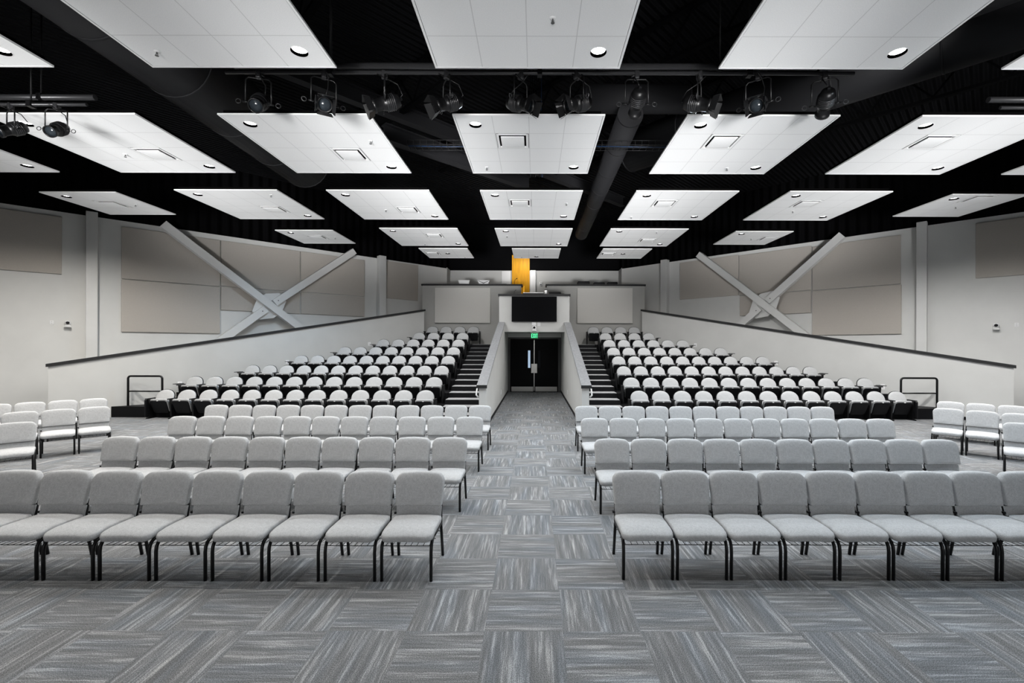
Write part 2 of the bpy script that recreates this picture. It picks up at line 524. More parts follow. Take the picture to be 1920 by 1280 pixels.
# aisle walls and the tunnel to the doors
YT = 19.5; YD = 22.1
def az(Y): return 1.13 + (Y - 12.3) * 0.2875
for sd in (-1, 1):
    xi = AI[sd]; d = (sd * 0.2, 0, 0)
    struct('wall_aisle_' + SIDE[sd], MB().prism([(xi, 12.3, 0), (xi, YT, 0), (xi, YT, az(YT)), (xi, 12.3, az(12.3))], d), 'wall')
    struct('wall_tunnel_' + SIDE[sd], MB().box(min(xi, xi + sd * .2), max(xi, xi + sd * .2), YT, YD + .2, 0, 2.84), 'wall')
    x2 = xi - sd * 0.02
    cp = struct('trim_aisle_cap_' + SIDE[sd], MB().prism([(x2, 12.24, az(12.24)), (x2, YT, az(YT)), (x2, YT, az(YT) + .055), (x2, 12.24, az(12.24) + .055)], (sd * 0.275, 0, 0)), 'cap')
    obj('edge', MB().prism([(x2 - sd * .005, 12.228, az(12.24) - .03), (x2 - sd * .005, 12.238, az(12.24) - .03), (x2 - sd * .005, 12.238, az(12.24) + .055), (x2 - sd * .005, 12.228, az(12.24) + .055)], (sd * 0.285, 0, 0)), 'dark_cap', cp)
    struct('baseboard_aisle_' + SIDE[sd], MB().box(min(xi, xi - sd * .012), max(xi, xi - sd * .012), 12.3, YD, 0, 0.1), 'riser')
    h = thing('handrail', 'white stair handrail on the back of the %s aisle wall' % SIDE[sd], 'handrail', (xi + sd * .28, 12.3, 0))
    pts = [(0, 7.0, az(19.3) - .12), (0, .35, az(12.65) - .12), (0, .12, az(12.3) - .17), (0, .06, az(12.3) - .24), (-sd * .05, .08, az(12.3) - .3)]
    obj('rail', MB().tube(pts, 0.022, 8), 'white_plastic', h)
    for yy in (0.5, 3.5, 6.5):
        obj('bracket', MB().tube([(0, yy, az(12.3 + yy) - .12), (-sd * .03, yy, az(12.3 + yy) - .18), (-sd * .078, yy, az(12.3 + yy) - .18)], 0.009, 6), 'white_plastic', h)

ZT = 4.46
TL, TR = -1.54, 1.475
struct('wall_tv', MB().box(TL, TR, YT, YT + .2, 2.84, ZT - .09), 'wall')
struct('wall_tv_side_left', MB().box(TL, TL + .15, YT + .2, 22.5, 2.84, ZT - .09), 'wall')
struct('wall_tv_side_right', MB().box(TR - .15, TR, YT + .2, 22.5, 2.84, ZT - .09), 'wall')
struct('ceiling_tunnel', MB().box(TL + .15, TR - .15, YT + .2, YD + .2, 2.84, 2.95), 'wall')
struct('trim_booth_desk', MB().box(TL - .04, TR + .04, YT - .06, 22.4, ZT - .09, ZT), 'dark_cap')
struct('wall_door', MB().box(AI[-1], AI[1], YD, YD + .2, 2.66, 2.84), 'wall')
# booth front
ZL = 5.29
struct('wall_booth_left', MB().box(-5.57, -0.69, 22.5, 22.65, 0, ZL - .08), 'booth_wall')
struct('wall_booth_right', MB().box(0.58, 5.42, 22.5, 22.65, 0, ZL - .08), 'booth_wall')
struct('trim_booth_ledge_left', MB().box(-5.62, -0.62, 22.44, 23.1, ZL - .08, ZL), 'dark_cap')
struct('trim_booth_ledge_right', MB().box(0.52, 5.46, 22.44, 23.1, ZL - .08, ZL), 'dark_cap')
struct('floor_booth', MB().box(-5.4, 5.4, 22.66, 25.39, 3.5, 3.6), 'carpet')

# ------------------------------------------------------------------ doors
def door():
    d = bpy.data.objects.new('door_1', None); col.objects.link(d)
    d['kind'] = 'structure'; d['label'] = 'black double doors under the green EXIT sign'; d['category'] = 'door'
    xl, xr, xm, zt = -1.20, 1.13, -0.035, 2.58
    obj('door_frame', MB().box(AI[-1], xl, YD, YD + .15, 0, 2.66).box(xr, AI[1], YD, YD + .15, 0, 2.66).box(xl, xr, YD, YD + .15, zt, 2.66), 'frame_grey', d)
    for (a, b, side) in ((xl, xm, -1), (xm, xr, 1)):
        lf = obj('leaf', MB().box(a + .004, b - .004, YD + .05, YD + .1, 0.01, zt), 'door', d)
        obj('kick_plate', MB().box(a + .06, b - .05, YD + .045, YD + .05, 0.03, 0.26), 'steel', lf)
        gx = xm + side * 0.245
        ga = obj('vision_pane', MB().box(gx - .055, gx + .055, YD + .044, YD + .05, 1.18, 2.02), 'glass_lit' if side < 0 else 'glass_dark', lf)
        obj('push_plate', MB().box(*sorted((xm + side * .012, xm + side * .14)), YD + .042, YD + .05, 0.93, 1.37), 'steel', lf)
    obj('astragal', MB().box(xm - .018, xm + .018, YD + .035, YD + .05, 0.06, zt - .06), 'steel', d)
door()

# ------------------------------------------------------------------ EXIT sign
def exit_sign():
    e = thing('exit_sign', 'lit green EXIT sign hanging above the black double doors', 'sign', (-0.02, YT + .32, 2.56))
    obj('housing', MB().box(-.17, .17, -.03, .03, .245, .28), 'white_plastic', e)
    obj('panel', MB().box(-.16, .16, -.006, .006, 0.0, .245), 'exit_panel', e)
    mb = MB()
    h0, h1, s, yf, yk = .035, .21, .022, -.012, -.006
    def bx(x0, x1, z0, z1): mb.box(x0, x1, yf, yk, z0, z1)
    # E
    x = -.135
    bx(x, x + s, h0, h1); bx(x + s, x + .058, h1 - s, h1); bx(x + s, x + .050, (h0 + h1 - s) / 2, (h0 + h1 + s) / 2); bx(x + s, x + .058, h0, h0 + s)
    # X
    x = -.062
    for (xa, xb) in ((x + .011, x + .062), (x + .062, x + .011)):
        mb.prism([(xa - .012, yf, h0), (xa + .012, yf, h0), (xb + .012, yf, h1), (xb - .012, yf, h1)], (0, yk - yf, 0))
    # I
    bx(.034, .034 + s, h0, h1)
    # T
    bx(.075, .135, h1 - s, h1); bx(.105 - s / 2, .105 + s / 2, h0, h1 - s)
    obj('lettering', mb, 'exit_green', e)
    d = bpy.data.lights.new('exit_glow', 'POINT'); d.energy = 0.3; d.color = (0.02, 1.0, 0.28); d.shadow_soft_size = 0.06
    o = bpy.data.objects.new('exit_glow', d); col.objects.link(o); o.parent = e; o.location = (0, 0.2, 0.16)
exit_sign()

# ------------------------------------------------------------------ television
tv = thing('tv', 'large black wall screen above the doorway', 'tv', (-0.035, YT, 3.27))
obj('casing', MB().rbox(-.965, .965, -.075, -.03, 0, 1.08, .01), 'black_plastic', tv)
obj('screen', MB().box(-.95, .95, -.078, -.075, .02, 1.065), 'screen', tv)
obj('mount', MB().box(-.4, .4, -.03, 0, .3, .8), 'black_metal', tv)

# ------------------------------------------------------------------ acoustic panels, columns, braces on the hall walls
def wall_thing_matrix(sd, s, z, out=0.0):
    F = wall_frame(sd, CW[sd])
    return F @ Vector((s, out, z)), (math.radians(45) if sd < 0 else math.radians(-45))
def wpanel(sd, s0, s1, z0, z1, label, group):
    p, rz = wall_thing_matrix(sd, (s0 + s1) / 2, z0)
    o = obj('acoustic_panel', MB().rbox(-(s1 - s0) / 2 + .012, (s1 - s0) / 2 - .012, -.065, -.002, .01, z1 - z0 - .01, .012), 'panel', None, p, (0, 0, rz))
    tag(o, label, 'wall panel', group)
g = 'beige acoustic panels on the hall walls'
wpanel(-1, -24.0, -21.04, 4.43, 6.24, 'beige acoustic panel above the wall camera left of the left column', g)
wpanel(-1, -19.68, -16.89, 4.445, 6.21, 'beige upper acoustic panel beside the left column, behind the brace top', g)
wpanel(-1, -19.68, -16.89, 2.66, 4.435, 'beige lower acoustic panel between the left column and the steel brace', g)
wpanel(-1, -16.88, -14.07, 4.475, 6.21, 'beige acoustic panel filling the upper fork of the left steel brace', g)
wpanel(-1, -16.88, -14.07, 3.56, 4.465, 'low beige acoustic panel strip behind the crossing of the left brace', g)
wpanel(-1, -14.05, -11.27, 4.51, 6.22, 'beige upper acoustic panel behind the right arm of the left brace', g)
wpanel(-1, -14.05, -11.27, 3.57, 4.50, 'low beige acoustic panel strip right of the left brace crossing', g)
wpanel(-1, -10.23, -8.47, 4.52, 6.34, 'small squarish beige acoustic panel nearest the booth on the left wall', g)
wpanel(1, 20.23, 23.6, 4.45, 6.24, 'beige acoustic panel above the wall camera right of the right column', g)
wpanel(1, 15.58, 18.35, 4.455, 6.20, 'beige upper acoustic panel beside the right column, behind the brace top', g)
wpanel(1, 15.58, 18.37, 2.68, 4.445, 'beige lower acoustic panel between the steel brace and the right column', g)
wpanel(1, 12.75, 15.56, 4.48, 6.25, 'beige acoustic panel filling the upper fork of the right steel brace', g)
wpanel(1, 12.78, 15.56, 3.575, 4.47, 'low beige acoustic panel strip behind the crossing of the right brace', g)
wpanel(1, 9.95, 12.73, 4.49, 6.29, 'beige upper acoustic panel behind the left arm of the right brace', g)
for sd, s0, s1, lab in ((-1, -20.52, -20.24, 'white steel column on the left wall beside the wall camera'), (-1, -10.66, -10.32, 'white steel column on the left wall near the booth'),
                        (1, 18.78, 19.06, 'white steel column on the right wall beside the wall camera'), (1, 9.05, 9.38, 'white steel column on the right wall near the booth')):
    p, rz = wall_thing_matrix(sd, (s0 + s1) / 2, 0)
    hw = (s1 - s0) / 2
    o = obj('steel_column', MB().rbox(-hw, hw, -.30, 0, 0, 6.5, .015), 'steel_white', None, p, (0, 0, rz))
    o['kind'] = 'structure'; o['label'] = lab; o['category'] = 'column'

def brace(sd, main, a2, b2, cross, label):
    """main: ends (s, z) of the unbroken beam; a2, b2: far ends of the two halves of the other beam"""
    F = wall_frame(sd, CW[sd])
    p, rz = wall_thing_matrix(sd, cross[0], 0)
    t = thing('steel_brace', label, 'steel brace', p, rz)
    L = lambda s, z, y=-.34: (s - cross[0], y, z)
    w = .27
    def extend(a, b, q):      # end of a line from a through b down to height q
        k = (q - a[1]) / (b[1] - a[1])
        return (a[0] + (b[0] - a[0]) * k, q)
    m0, m1 = main
    m1 = extend(m0, m1, 1.2)
    obj('beam', MB().bar(L(*m0), L(*m1), w, w, (0, 1, 0)), 'steel_white', t)
    lo = extend(a2, b2, 1.2)
    d = Vector((lo[0] - a2[0], lo[1] - a2[1])).normalized()
    for (e, sg) in ((a2, -1), (lo, 1)):
        k = (cross[0] + d.x * .2 * sg, cross[1] + d.y * .2 * sg)
        bb = obj('beam', MB().bar(L(*e), L(*k), w, w, (0, 1, 0)), 'steel_white', t)
        kk = (cross[0] + d.x * .36 * sg, cross[1] + d.y * .36 * sg)
        obj('bolt', MB().lathe([(.02, -.02), (.02, 0.0)], 8, Matrix.Translation(L(*kk, -.34 - w / 2 - .002)) @ Matrix.Rotation(PI / 2, 4, 'X'), True, True), 'black_metal', bb)
    ang = math.atan2(d.y, d.x)
    c, s = math.cos(ang), math.sin(ang)
    pl = []
    for (u, v) in ((-.62, -.2), (-.2, -.46), (.2, -.46), (.62, -.2), (.62, .2), (.2, .46), (-.2, .46), (-.62, .2)):
        pl.append((u * c - v * s, -.33, cross[1] + u * s + v * c))
    obj('gusset_plate', MB().prism(pl, (0, .025, 0)), 'steel_white', t)
brace(-1, ((-18.62, 6.42), (-14.17, 2.95)), (-11.92, 6.48), (-16.87, 2.41), (-15.30, 3.80), 'white steel X brace on the left wall above the sloping guard wall')
brace(1, ((11.05, 6.48), (15.46, 2.645)), (16.66, 6.42), (12.89, 3.14), (13.89, 3.98), 'white steel X brace on the right wall above the sloping guard wall')

# pale panels on the booth front
for (x0, x1, lab) in ((-4.93, -2.20, 'large pale fabric panel on the booth front left of the screen'), (2.08, 4.80, 'large pale fabric panel on the booth front right of the screen')):
    tag(obj('fabric_panel', MB().rbox(x0, x1, 22.38, 22.498, 3.37, 5.10, .012), 'pale_panel'), lab, 'wall panel', 'pale panels on the booth front')

# ------------------------------------------------------------------ wall cameras, plates, outlets
def wall_camera(p, rz, label, s=1.0):
    t = thing('wall_camera', label, 'camera', p, rz, 'white cameras on the walls')
    obj('bracket', MB().rbox(-.10 * s, .10 * s, -.17 * s, 0, 0, .022 * s, .008), 'white_plastic', t)
    obj('base', MB().rbox(-.085 * s, .085 * s, -.16 * s, -.02 * s, .023 * s, .085 * s, .02), 'white_plastic', t)
    h = obj('head', MB().rbox(-.085 * s, .085 * s, -.16 * s, -.02 * s, .09 * s, .23 * s, .045), 'white_plastic', t)
    R = Matrix.Translation((0, -.15 * s, .16 * s)) @ Matrix.Rotation(PI / 2, 4, 'X')
    obj('lens', MB().lathe([(.052 * s, 0), (.052 * s, .035 * s), (.042 * s, .035 * s), (.03 * s, .02 * s)], 20, R, True, True), 'black_plastic', h)
p, rz = wall_thing_matrix(-1, -20.92, 2.78); wall_camera(p, rz, 'white wall camera left of the left steel column', .85)
p, rz = wall_thing_matrix(1, 20.71, 2.78); wall_camera(p, rz, 'white wall camera right of the right steel column', .85)
wall_camera((-0.03, YT, 2.87), 0, 'white camera on the wall just below the wall screen', .95)
tag(obj('mount_plate', MB().rbox(-.09, .09, -.03, 0, 0, .15, .012), 'white_plastic', None, (-.045, YT, 3.112)), 'square white plate on the wall between the wall screen and the camera', 'plate')
def plate(p, rz, label, s=1.0):
    t = thing('wall_plate', label, 'outlet', p, rz, 'white plates on the walls')
    t.scale = (s, s, s)
    obj('cover', MB().rbox(-.06, .06, -.012, 0, -.085, .085, .005), 'white_plastic', t)
    for z in (-.035, .035):
        obj('socket', MB().box(-.018, .018, -.0135, -.012, z - .018, z + .018), 'grid', t)
p, rz = wall_thing_matrix(-1, -21.27, 2.92); plate(p, rz, 'white plate on the left wall beside the wall camera', .75)
p, rz = wall_thing_matrix(1, 21.16, 2.92); plate(p, rz, 'white plate on the right wall beside the wall camera', .75)
plate((.17, YT, 3.17), 0, 'white plate below the wall screen, right of the camera')
plate((-11.855, 15.195, 0.922), math.radians(45), 'white outlet on the left guard wall above the second seat row')
plate((-9.530, 17.520, 1.580), math.radians(45), 'white outlet on the left guard wall above the fourth seat row')
plate((-7.219, 19.831, 2.297), math.radians(45), 'white outlet on the left guard wall above the sixth seat row')
plate((11.719, 15.331, 0.882), math.radians(-45), 'white outlet on the right guard wall above the second seat row')
plate((9.369, 17.681, 1.592), math.radians(-45), 'white outlet on the right guard wall above the fourth seat row')
plate((7.056, 19.994, 2.289), math.radians(-45), 'white outlet on the right guard wall above the sixth seat row')
plate((AI[-1], 17.6, .45), math.radians(90), 'low white outlet inside the left aisle wall')
plate((AI[1], 17.6, .45), math.radians(-90), 'low white outlet inside the right aisle wall')

# ------------------------------------------------------------------ booth contents
wd = tag(obj('wood_panel', MB().box(-.49, .49, -.05, 0, 3.6, 7.3), 'wood', None, (-.80, YB - .02, 0)), 'tall amber wooden panel behind the booth desk', 'wood panel')
tag(obj('pilaster', MB().rbox(-.15, .15, -.14, 0, 3.6, 6.45, .01), 'trim_white', None, (-.12, YB - .005, 0)), 'white strip of wall beside the amber wooden panel', 'wall strip', None, 'structure')
tag(obj('whiteboard', MB().rbox(-.24, .24, -.03, 0, 5.2, 6.42, .006), 'white_plastic', None, (-1.62, YB - .002, 0)), 'narrow white board on the booth back wall left of the amber panel', 'whiteboard')
t = thing('thermostat', 'small white device on the booth back wall right of the amber panel', 'thermostat', (.32, YB, 5.62))
obj('body', MB().rbox(-.08, .08, -.05, 0, 0, .2, .02), 'white_plastic', t)
obj('lens', MB().box(-.05, .05, -.055, -.05, .03, .07), 'black_plastic', t)
obj('dial', MB().lathe([(.022, -.004), (.022, .006)], 12, Matrix.Translation((0, -.05, .14)) @ Matrix.Rotation(PI / 2, 4, 'X'), True, True), 'black_plastic', t)
t = thing('wall_washer', 'small black lamp above the booth shining on the amber panel', 'lamp', (-.5, 24.25, 7.22))  # unseen lamp put in behind a cloud, assumed from the lit back wall
obj('can', MB().lathe([(.09, .02), (.09, .26), (.03, .27)], 16, None, False, True), 'black_metal', t)
obj('lens', MB().lathe([(.0, .05), (.08, .05)], 16), 'lens', t)
obj('stem', MB().tube([(0, 0, .27), (0, 0, 1.76)], .012, 6), 'black_metal', t)
d = bpy.data.lights.new('washer_lamp', 'AREA'); d.shape = 'DISK'; d.size = .15; d.energy = 28; d.color = (1, .97, .92)
o = bpy.data.objects.new('washer_lamp', d); col.objects.link(o); o.parent = t; o.location = (0, 0, .03)
def monitor(x, label, dark):
    t = thing('monitor', label, 'monitor', (x, 22.85, ZL), 0, 'monitors on the booth ledge')
    obj('casing', MB().prism([(-.22, -.05, .0), (.22, -.05, 0), (.29, -.08, .235), (-.29, -.08, .235)], (0, .05, 0)), 'white_plastic', t)
    obj('stand', MB().rbox(-.09, .09, -.01, .14, 0, .02, .006), 'white_plastic', t)
    if dark:
        obj('cable_cover', MB().prism([(-.27, -.083, .215), (0, -.073, .11), (.27, -.083, .215), (.27, -.081, .20), (0, -.068, .075), (-.27, -.081, .20)], (0, -.012, 0)), 'black_plastic', t)
monitor(-3.56, 'back of a white monitor on the left booth ledge, outer of two', False)
monitor(-2.58, 'back of a white monitor with dark V shaped cable on left booth ledge', True)
t = thing('keyboard', 'flat grey device on the left booth ledge beside the amber panel', 'keyboard', (-1.70, 22.75, ZL))
obj('base', MB().rbox(-.29, .29, -.12, .12, 0, .035, .01), 'black_plastic', t)
obj('top', MB().rbox(-.27, .27, -.11, .11, .035, .05, .006), 'grid', t)
def lamp_mic(p, s, label):
    t = thing('gooseneck_microphone', label, 'microphone', p)
    obj('base', MB().lathe([(.04 * s, 0), (.04 * s, .02 * s), (.012 * s, .03 * s)], 12, None, True, True), 'black_metal', t)
    obj('neck', MB().tube([(0, 0, .02 * s), (-.01 * s, 0, .12 * s), (.01 * s, 0, .2 * s), (.06 * s, -.02, .25 * s)], .008 * s, 6), 'black_metal', t)
    obj('head', MB().tube([(.06 * s, -.02, .25 * s), (.11 * s, -.04, .27 * s)], .016 * s, 8), 'black_plastic', t)
lamp_mic((-.90, YT + .25, ZT), .75, 'black gooseneck microphone standing on the desk above the screen')
lamp_mic((-1.02, 22.75, ZL), 1.2, 'black gooseneck microphone on the left ledge in front of the amber panel')
t = thing('control_surface', 'low pale console in the middle of the desk above the screen', 'console', (-.08, YT + .35, ZT))
obj('base', MB().rbox(-.46, .46, -.2, .2, 0, .06, .012), 'black_plastic', t)
obj('top', MB().rbox(-.44, .44, -.19, .19, .06, .085, .008), 'white_plastic', t)
for x in (-.36, -.12, .12, .36):
    obj('fader_block', MB().box(x - .08, x + .08, -.14, .14, .085, .092), 'grid', t)
t = thing('cup', 'tall white cup at the right end of the pale console', 'cup', (.47, YT + .3, ZT))
obj('body', MB().lathe([(.045, 0), (.06, .2), (.055, .2), (.042, .01)], 16, None, True, True), 'white_plastic', t)
obj('lid', MB().lathe([(.063, .2), (.063, .22), (.045, .235)], 16, None, True, True), 'black_plastic', t)
t = thing('mixing_desk', 'black sloped mixing desk at the right end of the desk above the screen', 'mixing desk', (.93, YT + .4, ZT))
obj('body', MB().prism([(-.32, -.2, 0), (-.32, .25, 0), (-.32, .25, .17), (-.32, -.2, .05)], (.52, 0, 0)), 'black_plastic', t)
obj('side_cheek', MB().prism([(.20, -.2, 0), (.20, .25, 0), (.20, .25, .1), (.20, -.2, .04)], (.12, 0, 0)), 'black_plastic', t)
for (x, w, h, lab) in ((2.42, .60, .16, 'black equipment case on the right booth ledge nearest the amber panel'), (3.20, .56, .11, 'middle black equipment case on the right booth ledge'), (3.86, .50, .13, 'black equipment case at the outer end of the right booth ledge')):
    t = thing('equipment_case', lab, 'equipment', (x, 22.8, ZL), 0, 'black equipment on the booth ledge')
    obj('body', MB().rbox(-w / 2, w / 2, -.16, .16, .02, h, .02), 'black_plastic', t)
    obj('lid', MB().rbox(-w / 2 + .02, w / 2 - .02, -.15, .15, h, h + .02, .008), 'black_metal', t)
    for sx in (-1, 1):
        obj('foot', MB().box(sx * w * .4 - .02, sx * w * .4 + .02, -.12, .12, 0, .02), 'white_plastic', t)
tag(obj('door_edge_post', MB().rbox(-.03, .03, -.05, .05, 0, .42, .01), 'wood', None, (-.50, YT + .6, ZT)), 'short amber wooden post standing on the desk above the screen', 'post')  # short post built in place of the door trim edge behind

# ------------------------------------------------------------------ guard rails on the first tier
def rail(x0, x1, label):
    t = thing('guard_rail', label, 'railing', ((x0 + x1) / 2, 14.12, RH))
    h = (x1 - x0) / 2; z = .93; r = .08
    pts = [(-h, 0, 0), (-h, 0, z - r)] + [(-h + r - r * math.cos(a), 0, z - r + r * math.sin(a)) for a in (.4, .8, 1.2)] + [(-h + r, 0, z), (h - r, 0, z)] + [(h - r + r * math.sin(a), 0, z - r + r * math.cos(a)) for a in (.4, .8, 1.2)] + [(h, 0, z - r), (h, 0, 0)]
    obj('frame', MB().tube(pts, .03, 10), 'black_metal', t)
    obj('crossbar', MB().tube([(-h, 0, .46), (h, 0, .46)], .022, 8), 'black_metal', t)
    for sx in (-1, 1):
        obj('base_plate', MB().lathe([(.06, 0), (.06, .012)], 12, Matrix.Translation((sx * h, 0, 0)), True, True), 'black_metal', t)
rail(-12.62, -11.56, 'black tube railing beside the left end of the first seat row')
rail(11.36, 12.48, 'black tube railing beside the right end of the first seat row')

# ------------------------------------------------------------------ stacking chairs
CM = {}
def chair_meshes():
    def seat3(a, b, c):        # a across, b depth, c up
        z = .432 - c
        f = max(0.0, (-b - .10) / .18)
        z -= .034 * f * f
        z += .012 * max(0.0, 1 - (a / .25) ** 2)
        return (a, b, z)
    out = [(x, y) for (x, y) in rrect(.492, -.285, .205, .075, .05, 6)]
    CM['seat'] = MB().pillow(out, .034, .055, 4.0, 4.5, lambda a, b, c: seat3(a, b, c)).mesh('seat')
    def back3(a, b, c):
        y = .205 + (b - .44) * .23 + c
        y += .035 * (a / .25) ** 2 * -.5
        return (a, y, b)
    up = [(a, b + .020 * (1 - (a / .254) ** 2) * max(0.0, (b - .60) / .27)) for (a, b) in rrect(.508, .550, .866, .014, .078, 8, .014)]
    CM['backrest'] = MB().pillow(up, .060, .034, 4.2, 4, back3).mesh('backrest')
    lo = rrect(.472, .425, .541, .012, .008, 3, .004)
    CM['lumbar_panel'] = MB().pillow(lo, .003, .024, 7, 7, lambda a, b, c: back3(a, b, c + .006)).mesh('lumbar_panel')
    CM['back_shell'] = MB().pillow(rrect(.43, .44, .80, .02, .05, 4), .004, .010, 6, 6, lambda a, b, c: back3(a, b, c + .030)).mesh('back_shell')  # black sheet added so the gap above the lumbar panel looks shaded
    def arc(x): return [(x, -.25, 0), (x, -.252, .27), (x, -.245, .315), (x, -.225, .35), (x, -.19, .372), (x, -.15, .378)]
    for s in (-1, 1):
        CM['front%d' % s] = MB().tube(arc(s * .232), .0155, 8).mesh('leg')
        CM['rear%d' % s] = MB().tube([(s * .232, .285, 0), (s * .228, .235, .26), (s * .226, .215, .38), (s * .222, .235, .47), (s * .220, .262, .60)], .0155, 8).mesh('leg')
    f = MB()
    for s in (-1, 1): f.tube([(s * .232, -.15, .378), (s * .228, .21, .368)], .0125, 8)
    f.tube([(-.23, -.13, .377), (.23, -.13, .377)], .010, 6).tube([(-.23, .20, .368), (.23, .20, .368)], .010, 6)
    f.box(-.22, .22, -.2, .17, .382, .388)
    CM['seat_frame'] = f.mesh('seat_frame')
    k = MB()
    k.tube([(-.225, -.215, .315), (.225, -.215, .315)], .004, 6).tube([(-.225, .19, .295), (.225, .19, .295)], .004, 6).tube([(-.225, -.02, .303), (.225, -.02, .303)], .003, 5)
    for q in range(8):
        x = -.205 + q * .0586
        k.tube([(x, -.215, .318), (x, .19, .298), (x, .215, .345)], .0028, 5)
    CM['book_rack'] = k.mesh('book_rack')
    CM['connector'] = MB().rbox(-.012, .014, .200, .240, .462, .484, .004).mesh('connector')
chair_meshes()
def chair(x, y, rz, label, group):
    t = thing('stacking_chair', label, 'chair', (x, y, 0), rz, group)
    obj('seat', CM['seat'], 'fabric', t)
    obj('backrest', CM['backrest'], 'fabric', t)
    obj('lumbar_panel', CM['lumbar_panel'], 'fabric', t)
    obj('back_shell', CM['back_shell'], 'black_plastic', t)
    for k in ('front-1', 'front1', 'rear-1', 'rear1'): obj('leg', CM[k], 'black_metal', t)
    obj('seat_frame', CM['seat_frame'], 'black_metal', t)
    obj('book_rack', CM['book_rack'], 'black_metal', t)
    obj('connector', CM['connector'], 'black_plastic', t, (-.246, 0, 0))
    return t
ROWN = ['front', 'second', 'third', 'fourth']
LX = [-.968, -.996, -.986, -.99]; LY = [4.27, 6.07, 8.01, 9.66]; LP = [.529, .5277, .537, .535]; LN = [9, 10, 11, 12]
RX = [.844, .872, .869, .912]; RY = [4.31, 6.0, 7.89, 9.60]; RP = [.5115, .5205, .5274, .524]; RN = [9, 10, 11, 11]
for sd, XX, YY, PP, NN in ((-1, LX, LY, LP, LN), (1, RX, RY, RP, RN)):
    for r in range(4):
        for k in range(NN[r]):
            x = XX[r] + sd * (.232 + k * PP[r])
            lab = 'grey fabric stacking chair, %s from the aisle in the %s row, %s block' % (ORD[k], ROWN[r], SIDE[sd])
            chair(x, YY[r] + .25, random.uniform(-.006, .006), lab, '%s row of stacking chairs, %s block' % (ROWN[r], SIDE[sd]))
def bank(sd, E, n, rowname):
    rz = math.radians(45) * (1 if sd < 0 else -1)
    R = Matrix.Rotation(rz, 3, 'Z')
    e = R @ Vector((-sd * .25, -.25, 0)); ax = R @ Vector((sd, 0, 0))
    c0 = Vector((E[0], E[1], 0)) - e
    for k in range(n):
        p = c0 + ax * (.53 * k)
        chair(p.x, p.y, rz, 'grey fabric stacking chair, %s from the inner end, %s angled row by the %s wall' % (ORD[k], rowname, SIDE[sd]), '%s angled row of chairs by the %s wall' % (rowname, SIDE[sd]))
bank(-1, (-8.34, 7.59), 1, 'nearest'); bank(-1, (-8.93, 9.60), 4, 'middle'); bank(-1, (-10.44, 11.14), 5, 'rear')
bank(1, (8.01, 7.78), 1, 'nearest'); bank(1, (8.44, 9.70), 3, 'middle'); bank(1, (9.64, 10.96), 3, 'rear')

# ------------------------------------------------------------------ theatre seats
TM = {}
def arch(w, z0, z1, zs, n=12):
    out = [(-w * .46, z0), (0, z0), (w * .46, z0)]
    for k in range(3): out.append((w * (.46 + .04 * (k + 1) / 3), z0 + (zs - z0) * (k + 1) / 4))
    for k in range(n + 1):
        a = PI * k / n
        ca, sa = math.cos(a), math.sin(a)
        out.append((w / 2 * math.copysign(abs(ca) ** .92, ca), zs + (z1 - zs) * abs(sa) ** .92))
    for k in range(3): out.append((-w * (.46 + .04 * (3 - k) / 3), z0 + (zs - z0) * (3 - k) / 4))
    return out
def theatre_meshes():
    def b3(a, b, c): return (a, .06 + (b - .4) * .30 + c, b)
    TM['backrest'] = MB().pillow(arch(.545, .40, .853, .62), .055, .01, 3.5, 6, b3).mesh('backrest')
    TM['back_shell'] = MB().pillow(arch(.564, .33, .863, .62), .006, .035, 6, 4, lambda a, b, c: (a, .075 + (b - .4) * .30 + c, b)).mesh('back_shell')
    def s3(a, b, c): return (a, .045 - (b - .20) * .42 + c, b)
    TM['seat'] = MB().pillow(rrect(.50, .19, .600, .05, .06, 5, .02), .048, .105, 5, 4, s3).mesh('seat')
    TM['seat_pan'] = MB().pillow(rrect(.485, .165, .548, .05, .06, 5, .02), .035, .02, 5, 6, lambda a, b, c: (a, -.008 - (b - .20) * .42 + c, b)).mesh('seat_pan')
    TM['number_plate'] = MB().rbox(-.022, .022, -.178, -.160, .538, .556, .003).mesh('number_plate')
    TM['standard'] = MB().prism([(-.02, -.07, .03), (-.02, .10, .03), (-.02, .13, .40), (-.02, .16, .58), (-.02, -.12, .58), (-.02, -.10, .40)], (.04, 0, 0)).box(-.03, .03, -.15, .15, 0, .03).mesh('standard')
    TM['armrest'] = MB().rbox(-.028, .028, -.20, .15, .585, .615, .012).mesh('armrest')
    TM['end_panel'] = MB().rbox(-.022, .022, -.19, .17, .06, .575, .015).box(-.022, .022, -.06, .08, 0, .07).mesh('end_panel')
    TM['tablet'] = MB().rbox(-.075, .075, -.22, .08, .622, .64, .008).mesh('tablet_arm')
theatre_meshes()
